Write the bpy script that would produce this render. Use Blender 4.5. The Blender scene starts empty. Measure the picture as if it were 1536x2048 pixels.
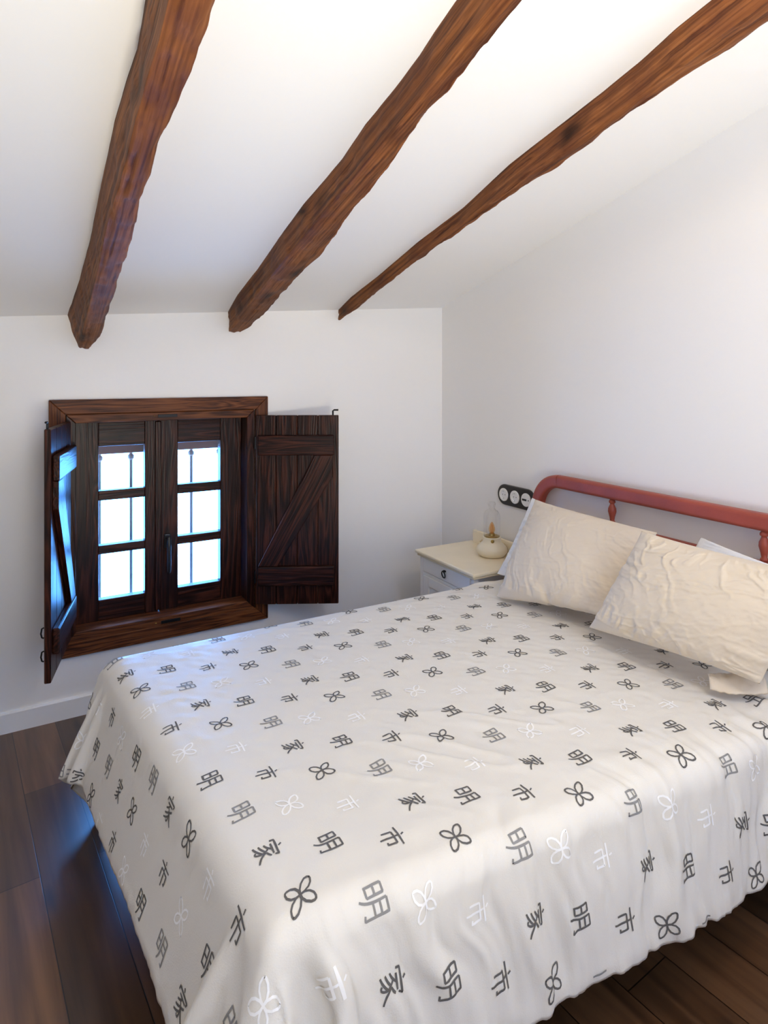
import bpy, bmesh, math, random
import numpy as np
from mathutils import Vector, Matrix

scene = bpy.context.scene
COL = scene.collection
rng = np.random.default_rng(7)
random.seed(7)

# ------------------------------------------------------------------ camera
cam_d = bpy.data.cameras.new('camera')
cam = bpy.data.objects.new('camera', cam_d)
COL.objects.link(cam)
cam_d.sensor_fit = 'HORIZONTAL'
cam_d.sensor_width = 36.0
cam_d.lens = 36.0 * 1266.7 / 1536.0
cam_d.shift_y = -(1024.0 - 749.56) / 1536.0
cam.location = (-2.243, -3.176, 1.54)
cam.rotation_euler = (math.radians(90), 0, -math.radians(30.0))
cam_d.clip_start = 0.02
scene.camera = cam

# ------------------------------------------------------------------ exposure, sky, light
scene.view_settings.view_transform = 'Standard'
scene.view_settings.look = 'None'
scene.view_settings.gamma = 1.0
scene.view_settings.use_curve_mapping = False
scene.view_settings.exposure = 0.12
scene.cycles.max_bounces = 14
scene.cycles.diffuse_bounces = 8
scene.cycles.glossy_bounces = 5
scene.cycles.transparent_max_bounces = 16
scene.cycles.sample_clamp_indirect = 8.0
scene.cycles.caustics_reflective = False
scene.cycles.caustics_refractive = False
scene.cycles.use_denoising = True

SKY_NORTH = (0.10, 0.37, 1.0, 1)      # blue open sky beyond the small window
SKY_SOUTH = (1.0, 0.955, 0.86, 1)     # bright hazy sky behind the viewer
SKY_NORTH_STRENGTH = 33.0
SKY_SOUTH_STRENGTH = 5.0
w = bpy.data.worlds.new('sky')
scene.world = w
w.use_nodes = True
nt = w.node_tree
nt.nodes.clear()
tc = nt.nodes.new('ShaderNodeTexCoord')
sx = nt.nodes.new('ShaderNodeSeparateXYZ')
mr = nt.nodes.new('ShaderNodeMapRange')
mr.inputs[1].default_value = 0.3
mr.inputs[2].default_value = 0.6
mx = nt.nodes.new('ShaderNodeMix'); mx.data_type = 'RGBA'
mx.inputs[6].default_value = SKY_SOUTH
mx.inputs[7].default_value = SKY_NORTH
ms = nt.nodes.new('ShaderNodeMix'); ms.data_type = 'FLOAT'
ms.inputs[2].default_value = SKY_SOUTH_STRENGTH
ms.inputs[3].default_value = SKY_NORTH_STRENGTH
bg = nt.nodes.new('ShaderNodeBackground')
ou = nt.nodes.new('ShaderNodeOutputWorld')
L = nt.links
L.new(tc.outputs['Generated'], sx.inputs[0])
L.new(sx.outputs['Y'], mr.inputs[0])
L.new(mr.outputs[0], mx.inputs[0]); L.new(mr.outputs[0], ms.inputs[0])
L.new(mx.outputs[2], bg.inputs[0]); L.new(ms.outputs[0], bg.inputs[1])
L.new(bg.outputs[0], ou.inputs[0])


def portal(name, loc, rot, sx_, sy_):
    d = bpy.data.lights.new(name, 'AREA')
    d.shape = 'RECTANGLE'; d.size = sx_; d.size_y = sy_
    d.cycles.is_portal = True
    o = bpy.data.objects.new(name, d)
    o.location = loc; o.rotation_euler = rot
    COL.objects.link(o)
    return o


def area(name, loc, target, sx_, sy_, power, color, spread=math.pi):
    d = bpy.data.lights.new(name, 'AREA')
    d.shape = 'RECTANGLE'; d.size = sx_; d.size_y = sy_
    d.energy = power; d.color = color; d.spread = spread
    o = bpy.data.objects.new(name, d)
    o.location = loc
    o.rotation_euler = (Vector(target) - Vector(loc)).to_track_quat('-Z', 'Y').to_euler()
    COL.objects.link(o)
    return o


# sky light enters through the small window and openings added behind the viewer: one glazed, two in the roof
portal('sky_portal_small_window', (-1.62, 0.36, 0.85), (math.radians(-90), 0, 0), 0.9, 1.05)
portal('sky_portal_added_window', (-1.55, -4.78, 1.5), (math.radians(90), 0, 0), 1.1, 1.3)
portal('sky_portal_added_roof_opening', (-1.03, -3.5, 3.0), (math.radians(-15.2), 0, 0), 0.5, 1.3)
portal('sky_portal_added_roof_opening', (-1.66, -3.5, 2.95), (math.radians(-15.2), 0, 0), 0.5, 1.3)
# ceiling spot lamp over the head of the bed, outside the picture
area('ceiling_spot_light', (-1.05, -2.95, 2.62), (-0.2, -1.9, 1.6), 0.12, 0.12, 6.0, (1.0, 0.83, 0.62))
# added fixtureless area light behind the viewer, brightening the room off the sloping ceiling
area('added_ceiling_bounce', (-1.9, -4.3, 0.65), (-1.5, -2.3, 3.0), 0.7, 0.7, 40.0, (1.0, 0.937, 0.78), math.radians(110))

# ------------------------------------------------------------------ materials
def new_mat(name):
    m = bpy.data.materials.new(name)
    m.use_nodes = True
    n = m.node_tree
    b = n.nodes['Principled BSDF']
    return m, n, b


def plain(name, col, rough=0.5, metal=0.0, bump=0.0, bscale=200.0, spec=0.5, var=0.0, vscale=6.0, sheen=0.0):
    m, n, b = new_mat(name)
    b.inputs['Base Color'].default_value = (*col, 1)
    b.inputs['Roughness'].default_value = rough
    b.inputs['Metallic'].default_value = metal
    b.inputs['Specular IOR Level'].default_value = spec
    if sheen:
        b.inputs['Sheen Weight'].default_value = sheen
    t = n.nodes.new('ShaderNodeTexCoord')
    if var:
        no = n.nodes.new('ShaderNodeTexNoise'); no.inputs['Scale'].default_value = vscale
        no.inputs['Detail'].default_value = 6
        n.links.new(t.outputs['Object'], no.inputs['Vector'])
        r = n.nodes.new('ShaderNodeValToRGB')
        r.color_ramp.elements[0].position = 0.3; r.color_ramp.elements[1].position = 0.7
        r.color_ramp.elements[0].color = (*[c * (1 - var) for c in col], 1)
        r.color_ramp.elements[1].color = (*[min(1, c * (1 + var)) for c in col], 1)
        n.links.new(no.outputs['Fac'], r.inputs['Fac'])
        n.links.new(r.outputs['Color'], b.inputs['Base Color'])
    if bump:
        no2 = n.nodes.new('ShaderNodeTexNoise'); no2.inputs['Scale'].default_value = bscale
        no2.inputs['Detail'].default_value = 4
        n.links.new(t.outputs['Object'], no2.inputs['Vector'])
        bu = n.nodes.new('ShaderNodeBump'); bu.inputs['Strength'].default_value = bump
        bu.inputs['Distance'].default_value = 0.01
        n.links.new(no2.outputs['Fac'], bu.inputs['Height'])
        n.links.new(bu.outputs['Normal'], b.inputs['Normal'])
    return m


def wood(name, dark, mid, light, axis='Z', across=22.0, along=1.4, rough=0.45, bump=0.25, blotch=0.0, blotch_col=None, seed=0.0, spec=0.5, rings=9.0, ringamt=1.1, fine=5.0):
    """Streaky wood: noise stretched along one local axis, with ring lines."""
    m, n, b = new_mat(name)
    t = n.nodes.new('ShaderNodeTexCoord')
    mp = n.nodes.new('ShaderNodeMapping')
    sc = {'X': (along, across, across), 'Y': (across, along, across), 'Z': (across, across, along)}[axis]
    mp.inputs['Scale'].default_value = sc
    mp.inputs['Location'].default_value = (seed, seed * 1.7, seed * 0.6)
    n.links.new(t.outputs['Object'], mp.inputs['Vector'])
    no = n.nodes.new('ShaderNodeTexNoise')
    no.inputs['Scale'].default_value = 1.0; no.inputs['Detail'].default_value = 3
    no.inputs['Distortion'].default_value = 0.6
    n.links.new(mp.outputs[0], no.inputs['Vector'])
    # rings: fold the smooth noise many times
    mu = n.nodes.new('ShaderNodeMath'); mu.operation = 'MULTIPLY'; mu.inputs[1].default_value = rings
    n.links.new(no.outputs['Fac'], mu.inputs[0])
    pp = n.nodes.new('ShaderNodeMath'); pp.operation = 'PINGPONG'; pp.inputs[1].default_value = 0.5
    n.links.new(mu.outputs[0], pp.inputs[0])
    fi = n.nodes.new('ShaderNodeTexNoise')
    fi.inputs['Scale'].default_value = fine; fi.inputs['Detail'].default_value = 6
    n.links.new(mp.outputs[0], fi.inputs['Vector'])
    ad = n.nodes.new('ShaderNodeMath'); ad.operation = 'MULTIPLY_ADD'
    ad.inputs[1].default_value = ringamt
    n.links.new(pp.outputs[0], ad.inputs[0])
    mu2 = n.nodes.new('ShaderNodeMath'); mu2.operation = 'MULTIPLY'; mu2.inputs[1].default_value = 0.75
    n.links.new(fi.outputs['Fac'], mu2.inputs[0])
    n.links.new(mu2.outputs[0], ad.inputs[2])
    r = n.nodes.new('ShaderNodeValToRGB')
    e = r.color_ramp.elements
    e[0].position = 0.32; e[0].color = (*dark, 1)
    e[1].position = 0.95; e[1].color = (*light, 1)
    k = e.new(0.58); k.color = (*mid, 1)
    n.links.new(ad.outputs[0], r.inputs['Fac'])
    colout = r.outputs['Color']
    if blotch:
        bn = n.nodes.new('ShaderNodeTexNoise'); bn.inputs['Scale'].default_value = 5.5
        bn.inputs['Detail'].default_value = 5
        n.links.new(t.outputs['Object'], bn.inputs['Vector'])
        br = n.nodes.new('ShaderNodeMapRange'); br.inputs[1].default_value = 0.42; br.inputs[2].default_value = 0.68
        br.inputs[4].default_value = blotch
        n.links.new(bn.outputs['Fac'], br.inputs[0])
        mi = n.nodes.new('ShaderNodeMix'); mi.data_type = 'RGBA'
        mi.inputs[7].default_value = (*blotch_col, 1)
        n.links.new(br.outputs[0], mi.inputs[0]); n.links.new(colout, mi.inputs[6])
        colout = mi.outputs[2]
    n.links.new(colout, b.inputs['Base Color'])
    b.inputs['Roughness'].default_value = rough
    b.inputs['Specular IOR Level'].default_value = spec
    bu = n.nodes.new('ShaderNodeBump'); bu.inputs['Strength'].default_value = bump
    bu.inputs['Distance'].default_value = 0.004
    n.links.new(ad.outputs[0], bu.inputs['Height'])
    n.links.new(bu.outputs['Normal'], b.inputs['Normal'])
    return m


def glass_thin(name, tint=(1, 1, 1), rough=0.0, ior=0.25):
    m = bpy.data.materials.new(name); m.use_nodes = True
    n = m.node_tree; n.nodes.clear()
    o = n.nodes.new('ShaderNodeOutputMaterial')
    tr = n.nodes.new('ShaderNodeBsdfTransparent'); tr.inputs[0].default_value = (*tint, 1)
    gl = n.nodes.new('ShaderNodeBsdfGlossy'); gl.inputs['Roughness'].default_value = rough
    lw = n.nodes.new('ShaderNodeLayerWeight'); lw.inputs[0].default_value = ior
    fr = n.nodes.new('ShaderNodeMath'); fr.operation = 'MULTIPLY_ADD'; fr.inputs[1].default_value = 0.5; fr.inputs[2].default_value = 0.035
    n.links.new(lw.outputs['Facing'], fr.inputs[0])
    mi = n.nodes.new('ShaderNodeMixShader')
    n.links.new(fr.outputs[0], mi.inputs[0]); n.links.new(tr.outputs[0], mi.inputs[1]); n.links.new(gl.outputs[0], mi.inputs[2])
    n.links.new(mi.outputs[0], o.inputs[0])
    return m


def floor_mat():
    m, n, b = new_mat('brown_laminate')
    t = n.nodes.new('ShaderNodeTexCoord')
    mp = n.nodes.new('ShaderNodeMapping')
    mp.inputs['Rotation'].default_value = (0, 0, math.radians(-95.0))
    mp.inputs['Location'].default_value = (0.31, 0.05, 0)
    n.links.new(t.outputs['Object'], mp.inputs['Vector'])
    br = n.nodes.new('ShaderNodeTexBrick')
    br.inputs['Scale'].default_value = 1.0
    br.inputs['Brick Width'].default_value = 1.25
    br.inputs['Row Height'].default_value = 0.165
    br.inputs['Mortar Size'].default_value = 0.0016
    br.inputs['Mortar Smooth'].default_value = 0.3
    br.inputs['Bias'].default_value = 0.0
    br.offset = 0.37
    br.inputs['Color1'].default_value = (0.4, 0.4, 0.4, 1)
    br.inputs['Color2'].default_value = (1.0, 1.0, 1.0, 1)
    br.inputs['Mortar'].default_value = (0.0, 0.0, 0.0, 1)
    n.links.new(mp.outputs[0], br.inputs['Vector'])
    mp2 = n.nodes.new('ShaderNodeMapping'); mp2.inputs['Scale'].default_value = (1.6, 24, 1)
    n.links.new(mp.outputs[0], mp2.inputs['Vector'])
    no = n.nodes.new('ShaderNodeTexNoise'); no.inputs['Scale'].default_value = 1.0; no.inputs['Detail'].default_value = 5
    no.inputs['Distortion'].default_value = 0.5; no.inputs['Roughness'].default_value = 0.5
    n.links.new(mp2.outputs[0], no.inputs['Vector'])
    mp3 = n.nodes.new('ShaderNodeMapping'); mp3.inputs['Scale'].default_value = (2.2, 7.5, 1)
    n.links.new(mp.outputs[0], mp3.inputs['Vector'])
    vo = n.nodes.new('ShaderNodeTexVoronoi'); vo.inputs['Scale'].default_value = 1.0
    n.links.new(mp3.outputs[0], vo.inputs['Vector'])
    kn = n.nodes.new('ShaderNodeMapRange'); kn.inputs[1].default_value = 0.02; kn.inputs[2].default_value = 0.17
    kn.inputs[3].default_value = 0.25; kn.inputs[4].default_value = 1.0
    n.links.new(vo.outputs['Distance'], kn.inputs[0])
    r = n.nodes.new('ShaderNodeValToRGB')
    e = r.color_ramp.elements
    e[0].position = 0.25; e[0].color = (0.05, 0.021, 0.009, 1)
    e[1].position = 0.8; e[1].color = (0.25, 0.125, 0.058, 1)
    k = e.new(0.5); k.color = (0.14, 0.064, 0.028, 1)
    n.links.new(no.outputs['Fac'], r.inputs['Fac'])
    mi = n.nodes.new('ShaderNodeMix'); mi.data_type = 'RGBA'; mi.blend_type = 'MULTIPLY'; mi.inputs[0].default_value = 1.0
    n.links.new(r.outputs['Color'], mi.inputs[6]); n.links.new(br.outputs['Color'], mi.inputs[7])
    mi2 = n.nodes.new('ShaderNodeMix'); mi2.data_type = 'RGBA'; mi2.blend_type = 'MULTIPLY'; mi2.inputs[0].default_value = 1.0
    n.links.new(mi.outputs[2], mi2.inputs[6]); n.links.new(kn.outputs[0], mi2.inputs[7])
    n.links.new(mi2.outputs[2], b.inputs['Base Color'])
    b.inputs['Roughness'].default_value = 0.32
    b.inputs['Specular IOR Level'].default_value = 1.0
    bu = n.nodes.new('ShaderNodeBump'); bu.inputs['Strength'].default_value = 0.25; bu.inputs['Distance'].default_value = 0.002
    n.links.new(br.outputs['Color'], bu.inputs['Height'])
    n.links.new(bu.outputs['Normal'], b.inputs['Normal'])
    return m


M = {}
M['plaster'] = plain('white_plaster', (0.86, 0.85, 0.835), 0.85, bump=0.12, bscale=14, spec=0.2)
M['ceiling'] = plain('white_ceiling_plaster', (0.86, 0.855, 0.85), 0.85, bump=0.12, bscale=9, spec=0.2)
M['skirting'] = plain('white_skirting_lacquer', (0.85, 0.86, 0.87), 0.35)
M['floor'] = floor_mat()
M['beam'] = wood('hewn_beam_wood', (0.07, 0.021, 0.007), (0.25, 0.09, 0.027), (0.46, 0.20, 0.075), 'Y', 34, 0.55, 0.6, 0.8, 0.5, (0.085, 0.024, 0.013), rings=3.0, ringamt=0.35, fine=3.2, spec=0.2)
_n = M['beam'].node_tree
_b = _n.nodes['Principled BSDF']
_src = _b.inputs['Base Color'].links[0].from_socket
_t = _n.nodes.new('ShaderNodeTexCoord')
_m = _n.nodes.new('ShaderNodeMapping'); _m.inputs['Scale'].default_value = (7.0, 3.1, 7.0)
_n.links.new(_t.outputs['Object'], _m.inputs['Vector'])
_wn = _n.nodes.new('ShaderNodeTexNoise'); _wn.inputs['Scale'].default_value = 3.0
_n.links.new(_m.outputs[0], _wn.inputs['Vector'])
_va = _n.nodes.new('ShaderNodeMix'); _va.data_type = 'RGBA'; _va.blend_type = 'ADD'; _va.inputs[0].default_value = 0.35
_n.links.new(_m.outputs[0], _va.inputs[6]); _n.links.new(_wn.outputs['Color'], _va.inputs[7])
_v = _n.nodes.new('ShaderNodeTexVoronoi'); _v.inputs['Scale'].default_value = 1.0
_n.links.new(_va.outputs[2], _v.inputs['Vector'])
_k = _n.nodes.new('ShaderNodeMapRange'); _k.inputs[1].default_value = 0.06; _k.inputs[2].default_value = 0.24
_k.inputs[3].default_value = 0.22; _k.inputs[4].default_value = 1.0
_n.links.new(_v.outputs['Distance'], _k.inputs[0])
_x = _n.nodes.new('ShaderNodeMix'); _x.data_type = 'RGBA'; _x.blend_type = 'MULTIPLY'; _x.inputs[0].default_value = 1.0
_n.links.new(_src, _x.inputs[6]); _n.links.new(_k.outputs[0], _x.inputs[7])
_n.links.new(_x.outputs[2], _b.inputs['Base Color'])
DK, MD, LT = (0.0065, 0.0017, 0.0011), (0.020, 0.0048, 0.0027), (0.072, 0.019, 0.009)
M['wz'] = wood('dark_stained_pine_upright', DK, MD, LT, 'Z', 17, 1.1, 0.36, 0.3, spec=0.22, ringamt=0.9)
M['wx'] = wood('dark_stained_pine_level', DK, MD, LT, 'X', 17, 1.1, 0.36, 0.3, seed=3.1, spec=0.22, ringamt=0.9)
M['tz'] = wood('brown_stained_trim_upright', (0.025, 0.006, 0.002), (0.090, 0.025, 0.007), (0.17, 0.055, 0.016), 'Z', 20, 1.2, 0.5, 0.25, spec=0.25, seed=1.3)
M['tx'] = wood('brown_stained_trim_level', (0.025, 0.006, 0.002), (0.090, 0.025, 0.007), (0.17, 0.055, 0.016), 'X', 20, 1.2, 0.5, 0.25, spec=0.25, seed=2.2)
M['iron'] = plain('black_iron', (0.012, 0.012, 0.014), 0.4, 0.6)
M['handle'] = plain('black_handle_lacquer', (0.008, 0.009, 0.012), 0.35)
M['grille'] = plain('grey_painted_iron', (0.25, 0.27, 0.3), 0.5, 0.2)
M['lintel'] = plain('weathered_lintel_wood', (0.22, 0.11, 0.085), 0.7, bump=0.2, bscale=40)
M['glass'] = glass_thin('window_glass', (0.97, 0.99, 1.0))
M['red'] = plain('worn_red_paint', (0.33, 0.062, 0.036), 0.45, bump=0.08, bscale=90, var=0.16, vscale=7)
M['cream'] = plain('cream_lacquer', (0.83, 0.74, 0.56), 0.4, var=0.03, vscale=9)
M['white_paint'] = plain('white_furniture_paint', (0.85, 0.85, 0.85), 0.42)
M['carving'] = plain('tan_carving', (0.62, 0.45, 0.27), 0.55)
M['black_plastic'] = plain('black_bakelite', (0.012, 0.009, 0.008), 0.3)
M['white_plastic'] = plain('white_porcelain', (0.86, 0.86, 0.84), 0.25)
M['grey_plastic'] = plain('grey_recess', (0.5, 0.5, 0.49), 0.4)
M['brass'] = plain('aged_brass', (0.42, 0.29, 0.09), 0.35, 0.9)
M['ceramic'] = plain('cream_lamp_metal', (0.8, 0.73, 0.57), 0.35)
M['dome'] = glass_thin('clear_dome_glass', (0.98, 0.98, 0.98), 0.0, 0.22)
M['amber'] = glass_thin('amber_bulb_glass', (1.0, 0.78, 0.5), 0.0, 0.3)
M['filament'] = plain('filament_support', (0.75, 0.4, 0.14), 0.4)
M['mattress'] = plain('white_mattress_ticking', (0.7, 0.69, 0.66), 0.9, sheen=0.2)
M['bed_black'] = plain('black_bed_base_cloth', (0.006, 0.006, 0.007), 0.8)
M['beige'] = plain('beige_cotton', (0.70, 0.605, 0.48), 0.85, bump=0.10, bscale=420, spec=0.25, sheen=0.15)
M['white_cotton'] = plain('white_cotton', (0.86, 0.86, 0.86), 0.85, bump=0.1, bscale=420, spec=0.25)
M['cover'] = plain('pale_duvet_cotton', (0.765, 0.735, 0.675), 0.52, bump=0.10, bscale=340, spec=0.5)
M['ink_dark'] = plain('charcoal_print', (0.125, 0.12, 0.118), 0.75, spec=0.25)
M['ink_mid'] = plain('grey_print', (0.27, 0.265, 0.26), 0.75, spec=0.25)
M['ink_white'] = plain('white_print', (0.93, 0.93, 0.93), 0.7, spec=0.25)
M['hem'] = plain('hem_stitching', (0.22, 0.19, 0.16), 0.8)


# ------------------------------------------------------------------ helpers
def finish(name, bm, mats, parent=None, smooth=False, mat=None):
    me = bpy.data.meshes.new(name)
    bmesh.ops.recalc_face_normals(bm, faces=bm.faces[:])
    bm.to_mesh(me); bm.free()
    for m_ in (mats if isinstance(mats, (list, tuple)) else [mats]):
        me.materials.append(m_)
    if smooth:
        me.polygons.foreach_set('use_smooth', [True] * len(me.polygons))
    o = bpy.data.objects.new(name, me)
    COL.objects.link(o)
    if mat is not None:
        o.matrix_world = mat
    if parent is not None:
        attach(o, parent)
    return o


ROOTLOC = {}


def world_loc(o):
    m = o.matrix_basis.copy()
    if o.parent is not None:
        m = world_loc(o.parent) @ o.matrix_parent_inverse @ m
    return m


def attach(o, parent):
    o.parent = parent
    o.matrix_parent_inverse = world_loc(parent).inverted()


def tag(o, label, cat=None, group=None, kind=None):
    if label: o['label'] = label
    if cat: o['category'] = cat
    if group: o['group'] = group
    if kind: o['kind'] = kind
    return o


def empty(name, loc, label, cat, group=None, kind=None):
    o = bpy.data.objects.new(name, None)
    o.location = loc
    o.empty_display_size = 0.05
    COL.objects.link(o)
    return tag(o, label, cat, group, kind)


def box(bm, x0, x1, y0, y1, z0, z1, bev=0.0, seg=2):
    ps = [(x0, y0, z0), (x1, y0, z0), (x1, y1, z0), (x0, y1, z0), (x0, y0, z1), (x1, y0, z1), (x1, y1, z1), (x0, y1, z1)]
    return hexa(bm, ps, bev, seg)


def hexa(bm, ps, bev=0.0, seg=2):
    v = [bm.verts.new(p) for p in ps]
    fs = [bm.faces.new([v[i] for i in f]) for f in ((0, 3, 2, 1), (4, 5, 6, 7), (0, 1, 5, 4), (1, 2, 6, 5), (2, 3, 7, 6), (3, 0, 4, 7))]
    if bev > 0:
        ed = set(e for f in fs for e in f.edges)
        bmesh.ops.bevel(bm, geom=list(ed), offset=bev, segments=seg, affect='EDGES', profile=0.5)
    return v


def prism(bm, pts, axis, a0, a1):
    """Extrude a 2-D polygon: axis 'X' takes (y,z), 'Y' takes (x,z), 'Z' takes (x,y)."""
    def P(q, a):
        return {'X': (a, q[0], q[1]), 'Y': (q[0], a, q[1]), 'Z': (q[0], q[1], a)}[axis]
    v0 = [bm.verts.new(P(q, a0)) for q in pts]
    v1 = [bm.verts.new(P(q, a1)) for q in pts]
    n = len(pts)
    bm.faces.new(v0); bm.faces.new(v1[::-1])
    for i in range(n):
        bm.faces.new([v0[i], v0[(i + 1) % n], v1[(i + 1) % n], v1[i]])


def lathe(bm, prof, seg=32, center=(0, 0, 0), close=True):
    rings = []
    for r, z in prof:
        if r < 1e-6:
            rings.append([bm.verts.new((center[0], center[1], center[2] + z))])
        else:
            rings.append([bm.verts.new((center[0] + r * math.cos(2 * math.pi * i / seg), center[1] + r * math.sin(2 * math.pi * i / seg), center[2] + z)) for i in range(seg)])
    for a, b in zip(rings, rings[1:]):
        for i in range(seg):
            j = (i + 1) % seg
            if len(a) == 1 and len(b) == 1: continue
            if len(a) == 1: bm.faces.new([a[0], b[i], b[j]])
            elif len(b) == 1: bm.faces.new([a[i], b[0], a[j]])
            else: bm.faces.new([a[i], b[i], b[j], a[j]])


def tube(bm, pts, r, seg=10, cap=True, closed=False):
    pts = [Vector(p) for p in pts]
    n = len(pts)
    rr = r if isinstance(r, (list, tuple)) else [r] * n
    rings = []
    up = None
    for i, p in enumerate(pts):
        if closed:
            t = (pts[(i + 1) % n] - pts[i - 1]).normalized()
        else:
            t = (pts[min(i + 1, n - 1)] - pts[max(i - 1, 0)]).normalized()
        if up is None:
            up = t.orthogonal().normalized()
        up = (up - t * up.dot(t)).normalized()
        b = t.cross(up)
        rings.append([bm.verts.new(p + (up * math.cos(2 * math.pi * k / seg) + b * math.sin(2 * math.pi * k / seg)) * rr[i]) for k in range(seg)])
    m = n if closed else n - 1
    for i in range(m):
        a, b = rings[i], rings[(i + 1) % n]
        for k in range(seg):
            bm.faces.new([a[k], a[(k + 1) % seg], b[(k + 1) % seg], b[k]])
    if cap and not closed:
        bm.faces.new(rings[0][::-1]); bm.faces.new(rings[-1])


def fbm2(x, y, seed, octaves=4):
    """Cheap smooth value noise for shaping, numpy arrays in, about -1..1 out."""
    out = np.zeros(np.broadcast(x, y).shape); amp = 1.0; tot = 0
    for o in range(octaves):
        xi = np.floor(x).astype(int); yi = np.floor(y).astype(int)
        fx = x - xi; fy = y - yi
        fx = fx * fx * (3 - 2 * fx); fy = fy * fy * (3 - 2 * fy)

        def h(a, b):
            v = np.sin(a * 127.1 + b * 311.7 + seed * 74.7 + o * 19.3) * 43758.5453
            return (v - np.floor(v)) * 2 - 1
        out += amp * ((h(xi, yi) * (1 - fx) + h(xi + 1, yi) * fx) * (1 - fy) + (h(xi, yi + 1) * (1 - fx) + h(xi + 1, yi + 1) * fx) * fy)
        tot += amp; amp *= 0.5; x = x * 2.03 + 5.1; y = y * 2.03 + 1.7
    return out / tot


# ------------------------------------------------------------------ room shell
XL, YF = -3.6, -4.7           # left wall and the wall behind the viewer
TH = 0.36


def ceil_z(x, y):
    return 1.949 + 0.0687 * x - 0.272 * y


bm = bmesh.new(); box(bm, XL, 0, YF, 0, -0.08, 0.0)
tag(finish('floor', bm, M['floor']), 'brown wood plank floor with knots', 'floor', kind='structure')

ROOF_Y0, ROOF_Y1 = -4.1, -2.9
ROOF_X = [(-1.88, -1.44), (-1.26, -.80)]      # two unseen roof openings added for top light, between the timbers


def slab(bm, x0, x1, y0, y1):
    c = [(x0, y0), (x1, y0), (x1, y1), (x0, y1)]
    hexa(bm, [(x, y, ceil_z(x, y)) for x, y in c] + [(x, y, ceil_z(x, y) + .12) for x, y in c])


bm = bmesh.new()
slab(bm, XL, 0, YF, ROOF_Y0); slab(bm, XL, 0, ROOF_Y1, 0)
xs = [XL] + [x for p in ROOF_X for x in p] + [0]
for a, b in zip(xs[0::2], xs[1::2]): slab(bm, a, b, ROOF_Y0, ROOF_Y1)
tag(finish('ceiling', bm, M['ceiling']), 'white sloping plaster ceiling between the timbers', 'ceiling', kind='structure')

# window opening in the low back wall
HX0, HX1, HZ0, HZ1 = -2.060, -1.186, 0.336, 1.362
bm = bmesh.new()
cz = lambda x: ceil_z(x, 0) + 0.12
prism(bm, [(XL, -.08), (HX0, -.08), (HX0, cz(HX0)), (XL, cz(XL))], 'Y', 0, TH)
prism(bm, [(HX1, -.08), (0, -.08), (0, cz(0)), (HX1, cz(HX1))], 'Y', 0, TH)
prism(bm, [(HX0, -.08), (HX1, -.08), (HX1, HZ0), (HX0, HZ0)], 'Y', 0, TH)
prism(bm, [(HX0, HZ1), (HX1, HZ1), (HX1, cz(HX1)), (HX0, cz(HX0))], 'Y', 0, TH)
tag(finish('wall_back', bm, M['plaster']), 'low white wall with the small shuttered window', 'wall', kind='structure')

bm = bmesh.new()
prism(bm, [(YF - .2, -.08), (TH, -.08), (TH, ceil_z(0, TH) + .12), (YF - .2, ceil_z(0, YF - .2) + .12)], 'X', 0, 0.2)
tag(finish('wall_right', bm, M['plaster']), 'tall white wall behind the red headboard', 'wall', kind='structure')
bm = bmesh.new()
prism(bm, [(YF - .2, -.08), (TH, -.08), (TH, ceil_z(XL, TH) + .12), (YF - .2, ceil_z(XL, YF - .2) + .12)], 'X', XL - 0.2, XL)
tag(finish('wall_left', bm, M['plaster']), 'white wall on the far left side of the room', 'wall', kind='structure')
bm = bmesh.new()
BX0, BX1, BZ0, BZ1 = -2.05, -1.05, 0.9, 2.1
fz = lambda x: ceil_z(x, YF) + 0.12
prism(bm, [(XL, -.08), (BX0, -.08), (BX0, fz(BX0)), (XL, fz(XL))], 'Y', YF - .2, YF)
prism(bm, [(BX1, -.08), (0, -.08), (0, fz(0)), (BX1, fz(BX1))], 'Y', YF - .2, YF)
prism(bm, [(BX0, -.08), (BX1, -.08), (BX1, BZ0), (BX0, BZ0)], 'Y', YF - .2, YF)
prism(bm, [(BX0, BZ1), (BX1, BZ1), (BX1, fz(BX1)), (BX0, fz(BX0))], 'Y', YF - .2, YF)
tag(finish('wall_front', bm, M['plaster']), 'white wall with a larger glazed window', 'wall', kind='structure')

w2 = empty('window_2_added', (-1.55, YF - .1, BZ0), 'glazed opening in the wall facing the shuttered window', 'window', kind='structure')  # unseen window, added to let light in from behind the viewer
bm = bmesh.new()
for x in (BX0, -1.58, BX1 - .06):
    box(bm, x, x + .06, YF - .13, YF - .07, BZ0, BZ1, .004)
box(bm, BX0 + .06, BX1 - .06, YF - .13, YF - .07, BZ0, BZ0 + .06); box(bm, BX0 + .06, BX1 - .06, YF - .13, YF - .07, BZ1 - .06, BZ1)
finish('frame', bm, M['tz'], w2)
bm = bmesh.new(); box(bm, BX0 + .06, BX1 - .06, YF - .104, YF - .1, BZ0 + .06, BZ1 - .06)
finish('pane', bm, M['glass'], w2)

# skirting
bm = bmesh.new()
prism(bm, [(0, 0), (-.014, 0), (-.014, .082), (-.010, .089), (0, .090)], 'X', XL, 0)
tag(finish('baseboard_back', bm, M['skirting']), 'white baseboard below the shuttered window', 'baseboard', kind='structure')
bm = bmesh.new()
prism(bm, [(0, 0), (-.014, 0), (-.014, .082), (-.010, .089), (0, .090)], 'Y', YF, -.014)
tag(finish('baseboard_right', bm, M['skirting']), 'white baseboard along the headboard wall', 'baseboard', kind='structure')

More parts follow.
